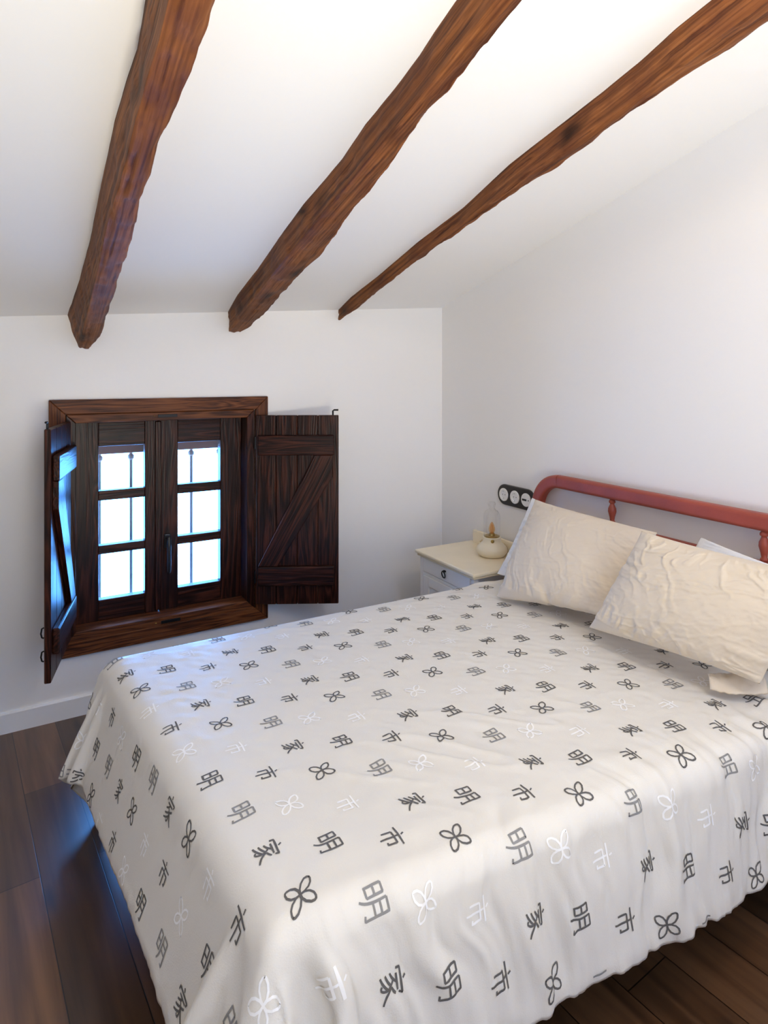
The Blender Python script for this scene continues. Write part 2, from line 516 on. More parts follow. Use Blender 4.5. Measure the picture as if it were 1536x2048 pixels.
# ------------------------------------------------------------------ ceiling beams
BEAMS = [
    (dict(L=[(-2.019, -1.815), (-2.014, -1.677), (-2.022, -1.566), (-2.028, -1.414), (-2.027, -1.227), (-2.028, -1.043), (-2.026, -0.711), (-2.034, -0.364), (-2.052, -0.033)],
          A=[(-2.01, -2.002), (-2.008, -1.907), (-2.012, -1.796), (-2.014, -1.637), (-2.012, -1.423), (-2.017, -1.185), (-2.01, -0.746), (-2.007, -0.028)],
          R=[(-1.932, -2.025), (-1.931, -1.939), (-1.934, -1.821), (-1.936, -1.717), (-1.948, -1.606), (-1.946, -1.517), (-1.946, -1.434), (-1.953, -1.293), (-1.94, -1.156), (-1.939, -0.967), (-1.938, -0.778), (-1.933, -0.387), (-1.93, -0.12), (-1.95, -0.03)]),
     .145, 'rough brown ceiling beam left of the other two, above the left shutter', 1.0),
    (dict(L=[(-1.374, -2.002), (-1.368, -1.906), (-1.359, -1.828), (-1.357, -1.696), (-1.362, -1.542), (-1.35, -1.366), (-1.353, -1.239), (-1.362, -1.099), (-1.358, -0.877), (-1.345, -0.518), (-1.343, -0.227), (-1.323, 0.0)],
          A=[(-1.365, -2.12), (-1.36, -1.998), (-1.355, -1.894), (-1.352, -1.686), (-1.350, -1.427), (-1.35, -1.135), (-1.348, -0.758), (-1.327, -0.3), (-1.319, 0.0)],
          R=[(-1.31, -2.148), (-1.307, -2.058), (-1.301, -1.955), (-1.289, -1.818), (-1.296, -1.732), (-1.272, -1.572), (-1.262, -1.394), (-1.254, -1.229), (-1.216, -0.926), (-1.229, -0.722), (-1.221, -0.294), (-1.228, -0.06), (-1.245, 0)]),
     .10, 'rough brown ceiling beam in the middle, between the two others', 2.0),
    (dict(L=[(-0.71, -2.194), (-0.714, -2.099), (-0.701, -1.97), (-0.703, -1.837), (-0.711, -1.679), (-0.724, -1.441), (-0.698, -1.137), (-0.716, -0.826), (-0.71, -0.451), (-0.72, -0.19), (-0.702, 0.0)],
          A=[(-0.71, -2.304), (-0.712, -2.147), (-0.703, -1.98), (-0.709, -1.726), (-0.721, -1.498), (-0.702, -1.099), (-0.712, -0.775), (-0.714, -0.31), (-0.705, 0)],
          R=[(-0.622, -2.287), (-0.630, -2.175), (-0.645, -2.068), (-0.651, -1.94), (-0.652, -1.66), (-0.667, -1.47), (-0.672, -1.141), (-0.680, -0.845), (-0.688, -0.479), (-0.686, -0.137), (-0.688, 0)]),
     [(-2.3, .112), (-1.98, .098), (-1.7, .092), (-1.5, .082), (-1.1, .066), (-.775, .055), (-.3, .060), (0, .056)],
     'slimmer brown ceiling beam nearest the headboard wall', 3.0),
]


def make_beam(d, h, label, seed):
    def itp(key):
        a = np.array(sorted(d[key], key=lambda q: q[1]))
        return lambda y: np.interp(y, a[:, 1], a[:, 0])
    fl, fa, fr = itp('L'), itp('A'), itp('R')
    if isinstance(h, list):
        ha = np.array(sorted(h)); fh = lambda y: np.interp(y, ha[:, 0], ha[:, 1])
    else:
        fh = lambda y: h + 0 * y
    ys = np.arange(-4.69, 0.0001, 0.0125)
    ys[-1] = 0.0
    ns, nb = 9, 11
    bm = bmesh.new()
    rings = []
    for y in ys:
        xl, xa, xr, hh = float(fl(y)), float(fa(y)), float(fr(y)), float(fh(y))
        taper = 1.0
        pts = []
        for k in range(ns):                      # left face, ceiling -> arris
            t = k / (ns - 1)
            pts.append([xl + (xa - xl) * t, hh * t])
        for k in range(1, nb):                   # underside
            t = k / (nb - 1)
            pts.append([xa + (xr - xa) * t, hh * (1 + 0.05 * math.sin(math.pi * t))])
        for k in range(1, ns):                   # right face back up to the ceiling
            t = k / (ns - 1)
            pts.append([xr + 0.006 * math.sin(math.pi * t), hh * (1 - t)])
        pts = np.array(pts)
        # soften the arrises
        sm = pts.copy()
        sm[1:-1] = 0.12 * pts[:-2] + 0.76 * pts[1:-1] + 0.12 * pts[2:]
        pts = sm
        n = len(pts)
        idx = np.arange(n)
        a1 = fbm2(np.full(n, y * 5.0), idx * 0.55, seed, 4)
        a2 = fbm2(np.full(n, y * 26.0), idx * 0.9, seed + 9, 3)
        cutm = fbm2(np.full(n, y * 14.0), idx * 0.15, seed + 4, 2)
        hew = fbm2(np.full(n, y * 20.0), idx * 0.10 + 3, seed + 14, 3)
        amp = 0.0062 * a1 + 0.0036 * a2 + (0.0045 if seed < 2 and y > -1.1 else 0.0018) * hew + 0.002 * np.sign(cutm) * np.minimum(1, abs(cutm) * 3)
        cx_, cz_ = (xl + xr) / 2, hh * 0.45
        dirv = pts - [cx_, cz_]
        dirv /= np.maximum(1e-4, np.linalg.norm(dirv, axis=1, keepdims=True))
        fade = np.clip(pts[:, 1] / (0.3 * hh), 0.25, 1)
        pts = pts + dirv * (amp * fade)[:, None]
        ring = []
        for (x, q), k in zip(pts, idx):
            q = max(q, -0.004)
            z = ceil_z(x, y) - q
            if k in (0, n - 1): z = ceil_z(x, y) + 0.003
            ring.append(bm.verts.new((x, y, z)))
        rings.append(ring)
    for a, b in zip(rings, rings[1:]):
        for k in range(len(a)):
            j = (k + 1) % len(a)
            bm.faces.new([a[k], a[j], b[j], b[k]])
        for k in (ns - 1, ns + nb - 2):
            bm.edges.get((a[k], b[k])).smooth = False
    bm.faces.new(rings[0]); bm.faces.new(rings[-1][::-1])
    slope = Matrix.Rotation(-math.atan(0.272), 4, 'X')     # local Y runs along the timber
    bmesh.ops.transform(bm, matrix=slope.inverted(), verts=bm.verts[:])
    o = finish('ceiling_beam', bm, M['beam'], smooth=True, mat=slope)
    return tag(o, label, 'beam', 'timber ceiling beams', 'thing')


for args in BEAMS:
    make_beam(*args)

# ------------------------------------------------------------------ shuttered window
win = empty('window_1', (-1.622, 0, 0.276), 'small dark wooden casement window with six panes and open shutters', 'window', kind='structure')
# moulded surround on the wall face
TX0, TX1, TZ0, TZ1, TW = -2.127, -1.118, 0.274, 1.428, 0.066


def mitred(bm, x0, x1, z0, z1, wd, y0, y1, sides='TBLR'):
    o = [(x0, z0), (x1, z0), (x1, z1), (x0, z1)]
    i = [(x0 + wd, z0 + wd), (x1 - wd, z0 + wd), (x1 - wd, z1 - wd), (x0 + wd, z1 - wd)]
    for k, s in enumerate('BRTL'):
        if s not in sides: continue
        a, b, c, d_ = o[k], o[(k + 1) % 4], i[(k + 1) % 4], i[k]
        hexa(bm, [(a[0], y0, a[1]), (b[0], y0, b[1]), (c[0], y0, c[1]), (d_[0], y0, d_[1]), (a[0], y1, a[1]), (b[0], y1, b[1]), (c[0], y1, c[1]), (d_[0], y1, d_[1])], .0025, 1)


bm = bmesh.new(); mitred(bm, TX0, TX1, TZ0, TZ1, TW, -.022, 0, 'TB'); tag(finish('surround', bm, M['tx'], win), 'brown mitred board above and below the casement')
bm = bmesh.new(); mitred(bm, TX0, TX1, TZ0, TZ1, TW, -.022, 0, 'LR'); finish('surround', bm, M['tz'], win)
# fixed frame
bm = bmesh.new()
mitred(bm, HX0 + .001, HX1 - .001, HZ0 + .001, HZ1 - .001, .040, -.012, .15, 'LR'); finish('jamb', bm, M['wz'], win)
bm = bmesh.new()
mitred(bm, HX0 + .001, HX1 - .001, HZ0 + .001, HZ1 - .001, .040, -.012, .15, 'TB'); finish('head_and_sill', bm, M['tx'], win)
# catch plates in the middle of head and sill
bm = bmesh.new(); box(bm, -1.665, -1.575, -.016, -.004, 1.336, 1.350, .001); box(bm, -1.65, -1.56, -.016, -.004, .346, .360, .001); finish('catch_plate', bm, M['iron'], win)
bm = bmesh.new()
for x, z in ((-1.682, 1.343), (-1.675, .354)):
    lathe(bm, [(0, .002), (.004, .0015), (.005, 0)], 10, (x, -.014, z))
finish('catch_screw', bm, M['brass'], win)

SY0, SY1 = 0.085, 0.135


def sash(x0, px0, px1, x1, label):
    s = empty('sash', (x0, SY0, .39), None, None)
    attach(s, win)
    s['label'] = label
    zt, zb = 1.3209, .3771
    rows = [(1.201, .990), (.944, .731), (.690, .474)]
    bm = bmesh.new()
    box(bm, x0, px0, SY0, SY1, zb, zt, .003); box(bm, px1, x1, SY0, SY1, zb, zt, .003)
    finish('stile', bm, M['wz'], s)
    bm = bmesh.new()
    for a, b in ((rows[0][0], zt), (rows[1][0], rows[0][1]), (rows[2][0], rows[1][1]), (zb, rows[2][1])):
        box(bm, px0 - .0005, px1 + .0005, SY0 + .002, SY1 - .002, b if b < a else a, a if a > b else b, .003)
    finish('rail', bm, M['wx'], s)
    for a, b in rows:
        bm = bmesh.new(); box(bm, px0 - .001, px1 + .001, .108, .112, b - .001, a + .001)
        finish('pane', bm, M['glass'], s)
    return s


sL = sash(-2.0188, -1.915, -1.708, -1.646, 'left casement with three stacked panes')
sR = sash(-1.642, -1.551, -1.338, -1.2272, 'right casement with three stacked panes and the handle')
bm = bmesh.new(); box(bm, -1.662, -1.632, SY0 - .012, SY0 + .001, .385, 1.312, .004); finish('cover_strip', bm, M['wz'], sR)
# lever handle
bm = bmesh.new()
box(bm, -1.619, -1.589, SY0 - .012, SY0, .684, .752, .004, 2)
tube(bm, [(-1.604, SY0 - .01, .733), (-1.604, SY0 - .045, .733)], .010, 14)
tube(bm, [(-1.604, SY0 - .046, .745), (-1.604, SY0 - .048, .70), (-1.6035, SY0 - .046, .62), (-1.603, SY0 - .043, .575), (-1.603, SY0 - .043, .566)], [.010, .0105, .0105, .0095, .005], 14)
finish('handle', bm, M['handle'], sR, smooth=False)


def shutter(hinge, ang, mirror, label):
    """Ledged and braced shutter. Local +X runs from hinge to free edge, the ledges are on local -Y."""
    W, Z0, Z1, T = 0.4246, 0.362, 1.332, 0.024
    mat = Matrix.Translation(hinge) @ Matrix.Rotation(ang, 4, 'Z')
    s = empty('shutter', hinge, None, None)
    s.rotation_euler = (0, 0, ang)
    attach(s, win)
    s['label'] = label
    f = -1.0 if not mirror else 1.0     # side carrying the ledges
    yb = (0.0, T) if f < 0 else (-T, 0.0)

    def yr(t0, t1):
        return (f * t1, f * t0) if f < 0 else (t0, t1)
    bm = bmesh.new()
    n = 4
    cuts = [0, .104, .213, .318, W]
    for a, b in zip(cuts, cuts[1:]):
        box(bm, a + .0006, b - .0006, yb[0], yb[1], Z0, Z1, .003, 1)
    finish('boards', bm, M['wz'], s, mat=mat)
    l0, l1 = yr(0, .026)
    for z0, z1 in ((1.129, 1.230), (.462, .562)):
        bm = bmesh.new(); box(bm, .014, W - .022, l0, l1, z0, z1, .006, 2)
        finish('ledge', bm, M['wx'], s, mat=mat)
    bm = bmesh.new()
    a0, a1 = .014, .115
    pts = [(a0, .5625), (a1, .5625), (W - .03, 1.02), (W - .03, 1.1285), (W - .12, 1.1285)]
    d0, d1 = yr(0, .022)
    tilt = Matrix.Rotation(math.radians(28.0), 4, 'Y')
    prism(bm, pts, 'Y', d0, d1)
    bmesh.ops.bevel(bm, geom=bm.edges[:], offset=.0022, segments=1, affect='EDGES')
    bmesh.ops.transform(bm, matrix=tilt.inverted(), verts=bm.verts[:])
    finish('brace', bm, M['wz'], s, mat=mat @ tilt)
    # iron bolt on the back and hinges at the inner edge
    bm = bmesh.new()
    yo = f * -(T + .006)
    if mirror:
        for z in (.545, .455):
            tube(bm, [(W - .03, yo, z + .022), (W - .03, yo - .007, z + .019), (W - .029, yo - .010, z), (W - .03, yo - .007, z - .015), (W - .03, yo, z - .018)], .003, 8)
    tube(bm, [(W - .03, yo * .6, Z1 - .15), (W - .03, yo * .6, Z1 + .022), (W - .024, yo * .6, Z1 + .026), (W - .002, yo * .6, Z1 + .026)], .0045, 8)
    finish('bolt', bm, M['iron'], s, mat=mat)
    for z in (1.19, .50):
        bm = bmesh.new(); tube(bm, [(-.004, (yb[0] + yb[1]) / 2, z - .03), (-.004, (yb[0] + yb[1]) / 2, z + .03)], .006, 10)
        finish('hinge', bm, M['iron'], s, mat=mat)
    return s


shutter((-1.190, -.036, 0), math.radians(-28.0), False, 'right shutter folded back beside the wall')
shutter((-2.040, -.036, 0), math.atan2(-.974, -.225), True, 'left shutter seen nearly edge on')

# iron grille and lintel outside the glass
gr = empty('window_grille', (-1.6, .30, HZ0), 'grey iron bars standing outside the six window panes', 'grille')
for x in (-1.89, -1.741, -1.59, -1.437, -1.285):
    bm = bmesh.new()
    box(bm, x - .007, x + .007, .293, .307, HZ0, 1.165)
    lathe(bm, [(0, -.016), (.009, -.016), (.0165, -.006), (.0165, .006), (.009, .016), (0, .016)], 14, (x, .30, 1.118))
    finish('bar', bm, M['grille'], gr)
bm = bmesh.new(); box(bm, HX0, HX1, .262, TH, 1.142, HZ1, .006)
tag(finish('trim_1', bm, M['lintel']), 'brown wooden lintel seen through the top of the panes', 'lintel', kind='structure')
# ------------------------------------------------------------------ bed
bed = empty('bed', (-1.0, -1.5, 0), 'double bed with a red painted headboard and black base', 'bed')
bm = bmesh.new(); box(bm, -1.86, -.06, -2.10, -.88, .40, .555, .04, 4)
finish('mattress', bm, M['mattress'], bed)
bm = bmesh.new(); box(bm, -1.84, -.06, -2.06, -.90, .14, .40, .01)
finish('bed_base', bm, M['bed_black'], bed)
for x in (-1.76, -.18):
    for y in (-2.0, -.98):
        bm = bmesh.new(); lathe(bm, [(0, 0), (.022, 0), (.028, .14), (0, .14)], 16, (x, y, 0)); finish('leg', bm, M['bed_black'], bed)

hb = empty('headboard', (-.04, -1.64, 0), None, None); attach(hb, bed)
hb['label'] = 'red painted headboard with a bent top rail and turned spindles'
YA, YB, ZT = -.842, -2.43, 1.068       # outer edges of the posts, top of the rail
RW, RD = .060, .046                    # rail face height and depth
RO = .172                              # outer bend radius


def rail_section(bm, path, rad=.014):
    """Sweep a rounded rectangle along a path in the Y-Z plane."""
    sec = []
    for cx_, cy_, a0 in ((RW / 2 - rad, RD / 2 - rad, 0), (-RW / 2 + rad, RD / 2 - rad, 90), (-RW / 2 + rad, -RD / 2 + rad, 180), (RW / 2 - rad, -RD / 2 + rad, 270)):
        for k in range(5):
            a = math.radians(a0 + 90 * k / 4)
            sec.append((cx_ + rad * math.cos(a), cy_ + rad * math.sin(a)))
    rings = []
    n = len(path)
    for i, (y, z) in enumerate(path):
        t = Vector((path[min(i + 1, n - 1)][0] - path[max(i - 1, 0)][0], path[min(i + 1, n - 1)][1] - path[max(i - 1, 0)][1])).normalized()
        nrm = Vector((-t.y, t.x))
        rings.append([bm.verts.new((-.042 + b, y + nrm.x * a, z + nrm.y * a)) for a, b in sec])
    for a, b in zip(rings, rings[1:]):
        for k in range(len(a)):
            bm.faces.new([a[k], a[(k + 1) % len(a)], b[(k + 1) % len(a)], b[k]])
    bm.faces.new(rings[0]); bm.faces.new(rings[-1][::-1])


rc = RO - RW / 2
arcL = [(YA - RO + rc * math.cos(math.radians(a)) + 0, ZT - RO + rc * math.sin(math.radians(a))) for a in range(0, 91, 6)]
arcR = [(YB + RO + rc * math.cos(math.radians(a)), ZT - RO + rc * math.sin(math.radians(a))) for a in range(90, 181, 6)]
bm = bmesh.new(); rail_section(bm, [(YA - RO - .0015, ZT - RW / 2), (-1.3, ZT - RW / 2), (-1.7, ZT - RW / 2), (YB + RO + .0015, ZT - RW / 2)])
finish('top_rail', bm, M['red'], hb, smooth=False)
for arc in (arcL, arcR):
    bm = bmesh.new(); rail_section(bm, arc); finish('bent_corner', bm, M['red'], hb)
for y in (YA - RW / 2, YB + RW / 2):
    bm = bmesh.new(); rail_section(bm, [(y, 0), (y, .4), (y, ZT - RO - .0015)]); finish('post', bm, M['red'], hb)
bm = bmesh.new()
box(bm, -.056, -.028, YB + RW, YA - RW, .862, .903, .005)
finish('lower_rail', bm, M['red'], hb)
bm = bmesh.new(); box(bm, -.056, -.028, YB + RW, YA - RW, .58, .64, .005); finish('lower_rail', bm, M['red'], hb)
spin = [(.0085, 0), (.013, .004), (.013, .010), (.009, .014), (.0115, .030), (.0175, .052), (.0165, .066), (.0095, .082), (.0085, .086), (.014, .090), (.014, .096), (.009, .1045)]
for y in (-1.317, -1.955):
    bm = bmesh.new(); lathe(bm, spin, 20, (-.042, y, .903)); finish('spindle', bm, M['red'], hb, smooth=True)

# ------------------------------------------------------------------ cloth solver (position based, numpy)
def pairs(n, step, colors):
    return [np.arange(c, n - step, colors) if colors == 2 else np.concatenate([np.arange(c0, n - step, colors) for c0 in c]) for c in (range(2) if colors == 2 else ((0, 1), (2, 3)))]


def solve_links(P, R, w, a, b, k):
    """a, b: index tuples of equal-shape sub-arrays; moves P so that lengths return to rest."""
    d = P[b] - P[a]
    l = np.sqrt((d * d).sum(-1)) + 1e-9
    wa, wb = w[a], w[b]
    s = (k * (l - R) / l / np.maximum(wa + wb, 1e-9))[..., None] * d
    P[a] += s * wa[..., None]
    P[b] -= s * wb[..., None]


def build_links(rest):
    n, m = rest.shape[:2]
    out = []

    def add(ia, ja, ib, jb, k):
        a = np.ix_(ia, ja); b = np.ix_(ib, jb)
        out.append((a, b, np.linalg.norm(rest[b] - rest[a], axis=-1), k))
    J = np.arange(m); I = np.arange(n)
    for c in (0, 1):
        i = np.arange(c, n - 1, 2); add(i, J, i + 1, J, 1.0)
        j = np.arange(c, m - 1, 2); add(I, j, I, j + 1, 1.0)
    for c in (0, 1):
        i = np.arange(c, n - 1, 2)
        add(i, J[:-1], i + 1, J[1:], .35)
        add(i, J[1:], i + 1, J[:-1], .35)
    for c in ((0, 1), (2, 3)):
        i = np.sort(np.concatenate([np.arange(q, n - 2, 4) for q in c])); add(i, J, i + 2, J, .03)
        j = np.sort(np.concatenate([np.arange(q, m - 2, 4) for q in c])); add(I, j, I, j + 2, .03)
    return out


def upsample(P, f):
    """Catmull-Rom refinement of an (n,m,3) grid by an integer factor along both axes."""
    def up(A):
        n = A.shape[0]
        E = np.concatenate([2 * A[:1] - A[1:2], A, 2 * A[-1:] - A[-2:-1]])
        t = np.arange((n - 1) * f + 1) / f
        i = np.minimum(t.astype(int), n - 2); u = (t - i)[:, None, None]
        p0, p1, p2, p3 = E[i], E[i + 1], E[i + 2], E[i + 3]
        return 0.5 * (2 * p1 + (p2 - p0) * u + (2 * p0 - 5 * p1 + 4 * p2 - p3) * u ** 2 + (3 * p1 - p0 - 3 * p2 + p3) * u ** 3)
    return up(up(P).transpose(1, 0, 2)).transpose(1, 0, 2)


def grid_normals(P):
    du = np.gradient(P, axis=0); dv = np.gradient(P, axis=1)
    n = np.cross(du, dv)
    return n / (np.linalg.norm(n, axis=-1, keepdims=True) + 1e-12)


# ------------------------------------------------------------------ bedspread
BT = 0.578                                  # top of the made-up bed
QUAD = np.array([(-1.985, -.805), (-1.865, -2.13), (.12, -2.27), (.12, -.83)])   # foot-far, foot-near, head-near, head-far
FLARE = (0.10, 0.05, 0.0, 0.02)


def quad_d(x, y, flare):
    best = None
    for k in range(4):
        a, b = QUAD[k], QUAD[(k + 1) % 4]
        e = b - a
        nn = np.array([-e[1], e[0]]) / np.linalg.norm(e)
        if nn @ (QUAD.mean(0) - a) > 0: nn = -nn
        d = (x - a[0]) * nn[0] + (y - a[1]) * nn[1] - flare * FLARE[k]
        if best is None: best = d; bn = np.broadcast_to(nn, x.shape + (2,)).copy()
        else:
            msk = d > best
            best = np.where(msk, d, best); bn[msk] = nn
    return best, bn


def top_height(x, y):
    return BT + 0.012 * np.exp(-((x + .95) / .7) ** 2 - ((y + 1.45) / .45) ** 2) - .004


def collide_bed(P, r=.055):
    x, y, z = P[..., 0], P[..., 1], P[..., 2]
    fl = np.clip((BT - z) / .33, 0, 1)
    d2, n2 = quad_d(x, y, fl)
    dz = z - top_height(x, y)
    q0, q1 = d2 + r, dz + r
    outside = np.sqrt(np.maximum(q0, 0) ** 2 + np.maximum(q1, 0) ** 2)
    sd = outside + np.minimum(np.maximum(q0, q1), 0) - r
    hit = sd < 0
    g0 = np.where((q0 > 0) & (q1 > 0), q0 / (outside + 1e-9), np.where(q0 > q1, 1.0, 0.0))
    g1 = np.where((q0 > 0) & (q1 > 0), q1 / (outside + 1e-9), np.where(q0 > q1, 0.0, 1.0))
    push = np.where(hit, -sd, 0)
    P[..., 0] += push * g0 * n2[..., 0]
    P[..., 1] += push * g0 * n2[..., 1]
    P[..., 2] += push * g1
    return hit


def drape():
    nu, nv = 92, 90
    c = {'ff': (-2.33, -.45), 'nf': (-2.175, -2.43), 'nh': (-.13, -2.555), 'fh': (-.13, -.845)}
    u = np.linspace(0, 1, nu)[:, None]; v = np.linspace(0, 1, nv)[None, :]
    R = np.zeros((nu, nv, 3))
    for k in range(2):
        R[..., k] = (1 - u) * ((1 - v) * c['ff'][k] + v * c['nf'][k]) + u * ((1 - v) * c['fh'][k] + v * c['nh'][k])
    rest = R.copy()
    P = R.copy()
    P[..., 2] = top_height(P[..., 0], P[..., 1]) + .004
    d2, _ = quad_d(P[..., 0], P[..., 1], 0.0)
    P[..., 2] -= np.clip(d2, 0, 1) * .25
    P += rng.normal(0, .0007, P.shape)
    P[..., 2] += .006 * fbm2(rest[..., 0] * 9, rest[..., 1] * 9, 3, 3) * (d2 > 0)
    w = np.where(d2 < -.09, 0.0, 1.0)      # the middle lies still on the bed
    links = build_links(rest)
    V = np.zeros_like(P)
    dt = 1 / 60
    for step in range(260):
        V[..., 2] -= 2.6 * dt
        V *= .98
        Q = P.copy()
        P = P + V * dt * w[..., None]
        for it in range(9):
            for a, b, l, k in links:
                solve_links(P, l, w, a, b, k)
            hit = collide_bed(P)
            P[..., 2] = np.maximum(P[..., 2], .012)
            # the bedside cabinet stops the cloth at the head of the bed
            msk = (P[..., 0] > -.42) & (P[..., 1] > -.828)
            P[..., 1] = np.where(msk, -.828, P[..., 1])
        V = (P - Q) / dt
        V[hit] *= .55
        V = np.clip(V, -2.5, 2.5)
    return rest[..., :2], P


REST, CL = drape()
UPF = 3
RF = upsample(np.concatenate([REST, np.zeros(REST.shape[:2] + (1,))], -1), UPF)[..., :2]
CF = upsample(CL, UPF)
NF = grid_normals(CF)
if NF[NF.shape[0] // 2, NF.shape[1] // 2, 2] < 0: NF = -NF
# wrinkles: gathers hanging down the sides, soft creases over the top
dr, _ = quad_d(RF[..., 0], RF[..., 1], 0.0)
xx, yy = RF[..., 0], RF[..., 1]
ty = np.clip((-yy - 2.02) / .22, 0, 1) * np.clip((xx + 2.3) / .5, 0, 1)
gath = fbm2(xx * 17 + 1.5 * fbm2(xx * 3, yy * 5, 8, 2), yy * 2.2, 11, 3)
crs = 1 - np.abs(fbm2((xx + .9 * yy) * 6.0 + 2, (xx * .9 - yy) * 1.5, 21, 3)) * 2.4
soft = np.clip(crs, 0, 1) ** 3
mid = np.exp(-((xx + 1.25) / .42) ** 2 - ((yy + 1.85) / .20) ** 2)
foot = np.clip((-1.80 - xx) / .12, 0, 1) * np.clip((xx + 2.12) / .1, 0, 1)
ftw = fbm2(yy * 26 + xx * 8, xx * 3.0, 31, 3)
disp = .030 * gath * ty + .0085 * soft * mid + .0018 * fbm2(xx * 5, yy * 5, 41, 4) * np.clip(-dr / .1, 0, 1) + .0026 * ftw * foot
hemz = np.clip((dr - .25) / .12, 0, 1)
disp = disp + .004 * fbm2(xx * 40, yy * 40, 51, 2) * hemz
CF = CF + NF * disp[..., None]
for kx, ky, sy, a_r, a_g in ((-1.865, -2.13, -1, 42, 70), (-1.985, -.805, 1, 52, 22)):
    rx, ry = kx - xx, (yy - ky) * sy
    rad = np.hypot(np.maximum(rx, 0), np.maximum(ry, 0))
    th = np.degrees(np.arctan2(ry, rx))
    wgt_ = np.clip(rad / .22, 0, 1) * ((rx > -.05) & (ry > -.05))
    CF += NF * (wgt_ * (.026 * np.exp(-((th - a_r) / 14) ** 2) - .024 * np.exp(-((th - a_g) / 9) ** 2)))[..., None]
CF[..., 2] += .038 * np.exp(-((yy + 1.62) / .30) ** 2) * np.clip((dr - .08) / .28, 0, 1) * (xx < -1.88)
NF = grid_normals(CF)
if NF[NF.shape[0] // 2, NF.shape[1] // 2, 2] < 0: NF = -NF

# printed signs: strokes in a unit box, x to the right and y up
def bez(p, n=8):
    p = np.array(p, float)
    t = np.linspace(0, 1, n)[:, None]
    if len(p) == 3:
        return (1 - t) ** 2 * p[0] + 2 * t * (1 - t) * p[1] + t * t * p[2]
    return (1 - t) ** 3 * p[0] + 3 * t * (1 - t) ** 2 * p[1] + 3 * t * t * (1 - t) * p[2] + t ** 3 * p[3]


MING = [[(.06, .93), (.06, .22)], [(.06, .93), (.36, .93), (.36, .26)], [(.06, .60), (.36, .60)], [(.06, .27), (.36, .27)],
        bez([(.53, 1.0), (.56, .35), (.50, .15), (.36, -.06)]), [(.53, 1.0), (.93, 1.0), (.93, .02), (.78, .06)], [(.55, .72), (.93, .72)], [(.54, .45), (.93, .45)]]
SHI = [[(.47, 1.04), (.54, .90)], [(.02, .80), (.98, .80)], [(.20, .58), (.20, .12)], [(.20, .58), (.82, .58), (.82, .14), (.70, .18)], [(.5, .80), (.5, -.06)]]
JIA = [[(.46, 1.05), (.53, .93)], [(.12, .86), (.08, .68)], [(.12, .84), (.92, .84), (.84, .70)], [(.24, .67), (.78, .67)],
       bez([(.52, .66), (.40, .50), (.16, .42)]), bez([(.40, .54), (.62, .40), (.60, .02), (.44, -.04)]), [(.44, -.04), (.36, .02)],
       bez([(.52, .40), (.36, .26), (.12, .20)]), bez([(.56, .26), (.38, .06), (.08, -.02)]), bez([(.82, .56), (.72, .46), (.58, .42)]), bez([(.56, .42), (.68, .14), (.98, .0)])]
KNOT = []
for a in (48, 135, 230, 318):
    A = math.radians(a); ca, sa = math.cos(A), math.sin(A)
    loop = bez([(0, 0), (.42, .36), (.86, .18), (.60, 0)], 9).tolist() + bez([(.60, 0), (.86, -.18), (.42, -.36), (0, 0)], 9).tolist()[1:]
    loop = [(x, y) for x, y in loop]
    loop2 = [(x * .82, y * .82) for x, y in loop]
    pts_ = []
    for x, y in [(0, 0), (.12, .10), (.28, .15), (.44, .13), (.54, .06), (.57, 0), (.54, -.06), (.44, -.13), (.28, -.15), (.12, -.10), (0, 0)]:
        pts_.append((.5 + x * ca - y * sa, .48 + x * sa + y * ca))
    KNOT.append(pts_)
SIGNS = [(JIA, 1), (MING, 1), (SHI, 1), (KNOT, 1), (MING, 2), (KNOT, 3), (SHI, 3)]
SO, SA, SB = np.array((-1.921, -1.89)), np.array((.117, -.055)), np.array((-.019, .137))
SOFF = np.array([(0, 0), (-.005, .010), (-.001, .009), (.003, .007), (.006, -.001), (-.011, .018), (-.015, .009)])

nu, nv = RF.shape[:2]
c0, c1, c2, c3 = RF[0, 0], RF[0, -1], RF[-1, -1], RF[-1, 0]


def cloth_uv(p):
    """Invert the bilinear rest map by a few Newton steps."""
    u = np.full(len(p), .5); v = np.full(len(p), .5)
    for _ in range(12):
        q = ((1 - u) * (1 - v))[:, None] * c0 + ((1 - u) * v)[:, None] * c1 + (u * v)[:, None] * c2 + (u * (1 - v))[:, None] * c3
        qu = (-(1 - v))[:, None] * c0 + (-v)[:, None] * c1 + v[:, None] * c2 + (1 - v)[:, None] * c3
        qv = (-(1 - u))[:, None] * c0 + (1 - u)[:, None] * c1 + u[:, None] * c2 + (-u)[:, None] * c3
        r = p - q
        det = qu[:, 0] * qv[:, 1] - qu[:, 1] * qv[:, 0]
        u = u + (r[:, 0] * qv[:, 1] - r[:, 1] * qv[:, 0]) / det
        v = v + (qu[:, 0] * r[:, 1] - qu[:, 1] * r[:, 0]) / det
    return u, v


def on_cloth(p, off):
    u, v = cloth_uv(p)
    ok = (u > .002) & (u < .998) & (v > .002) & (v < .998)
    u = np.clip(u, 0, 1) * (nu - 1); v = np.clip(v, 0, 1) * (nv - 1)
    i = np.minimum(u.astype(int), nu - 2); j = np.minimum(v.astype(int), nv - 2)
    a = (u - i)[:, None]; b = (v - j)[:, None]

    def S(A): return A[i, j] * (1 - a) * (1 - b) + A[i + 1, j] * a * (1 - b) + A[i + 1, j + 1] * a * b + A[i, j + 1] * (1 - a) * b
    return S(CF) + S(NF) * off, ok


verts = [CF.reshape(-1, 3)]
faces = []
fmat = []
idx = np.arange(nu * nv).reshape(nu, nv)
faces += np.stack([idx[:-1, :-1], idx[1:, :-1], idx[1:, 1:], idx[:-1, 1:]], -1).reshape(-1, 4).tolist()
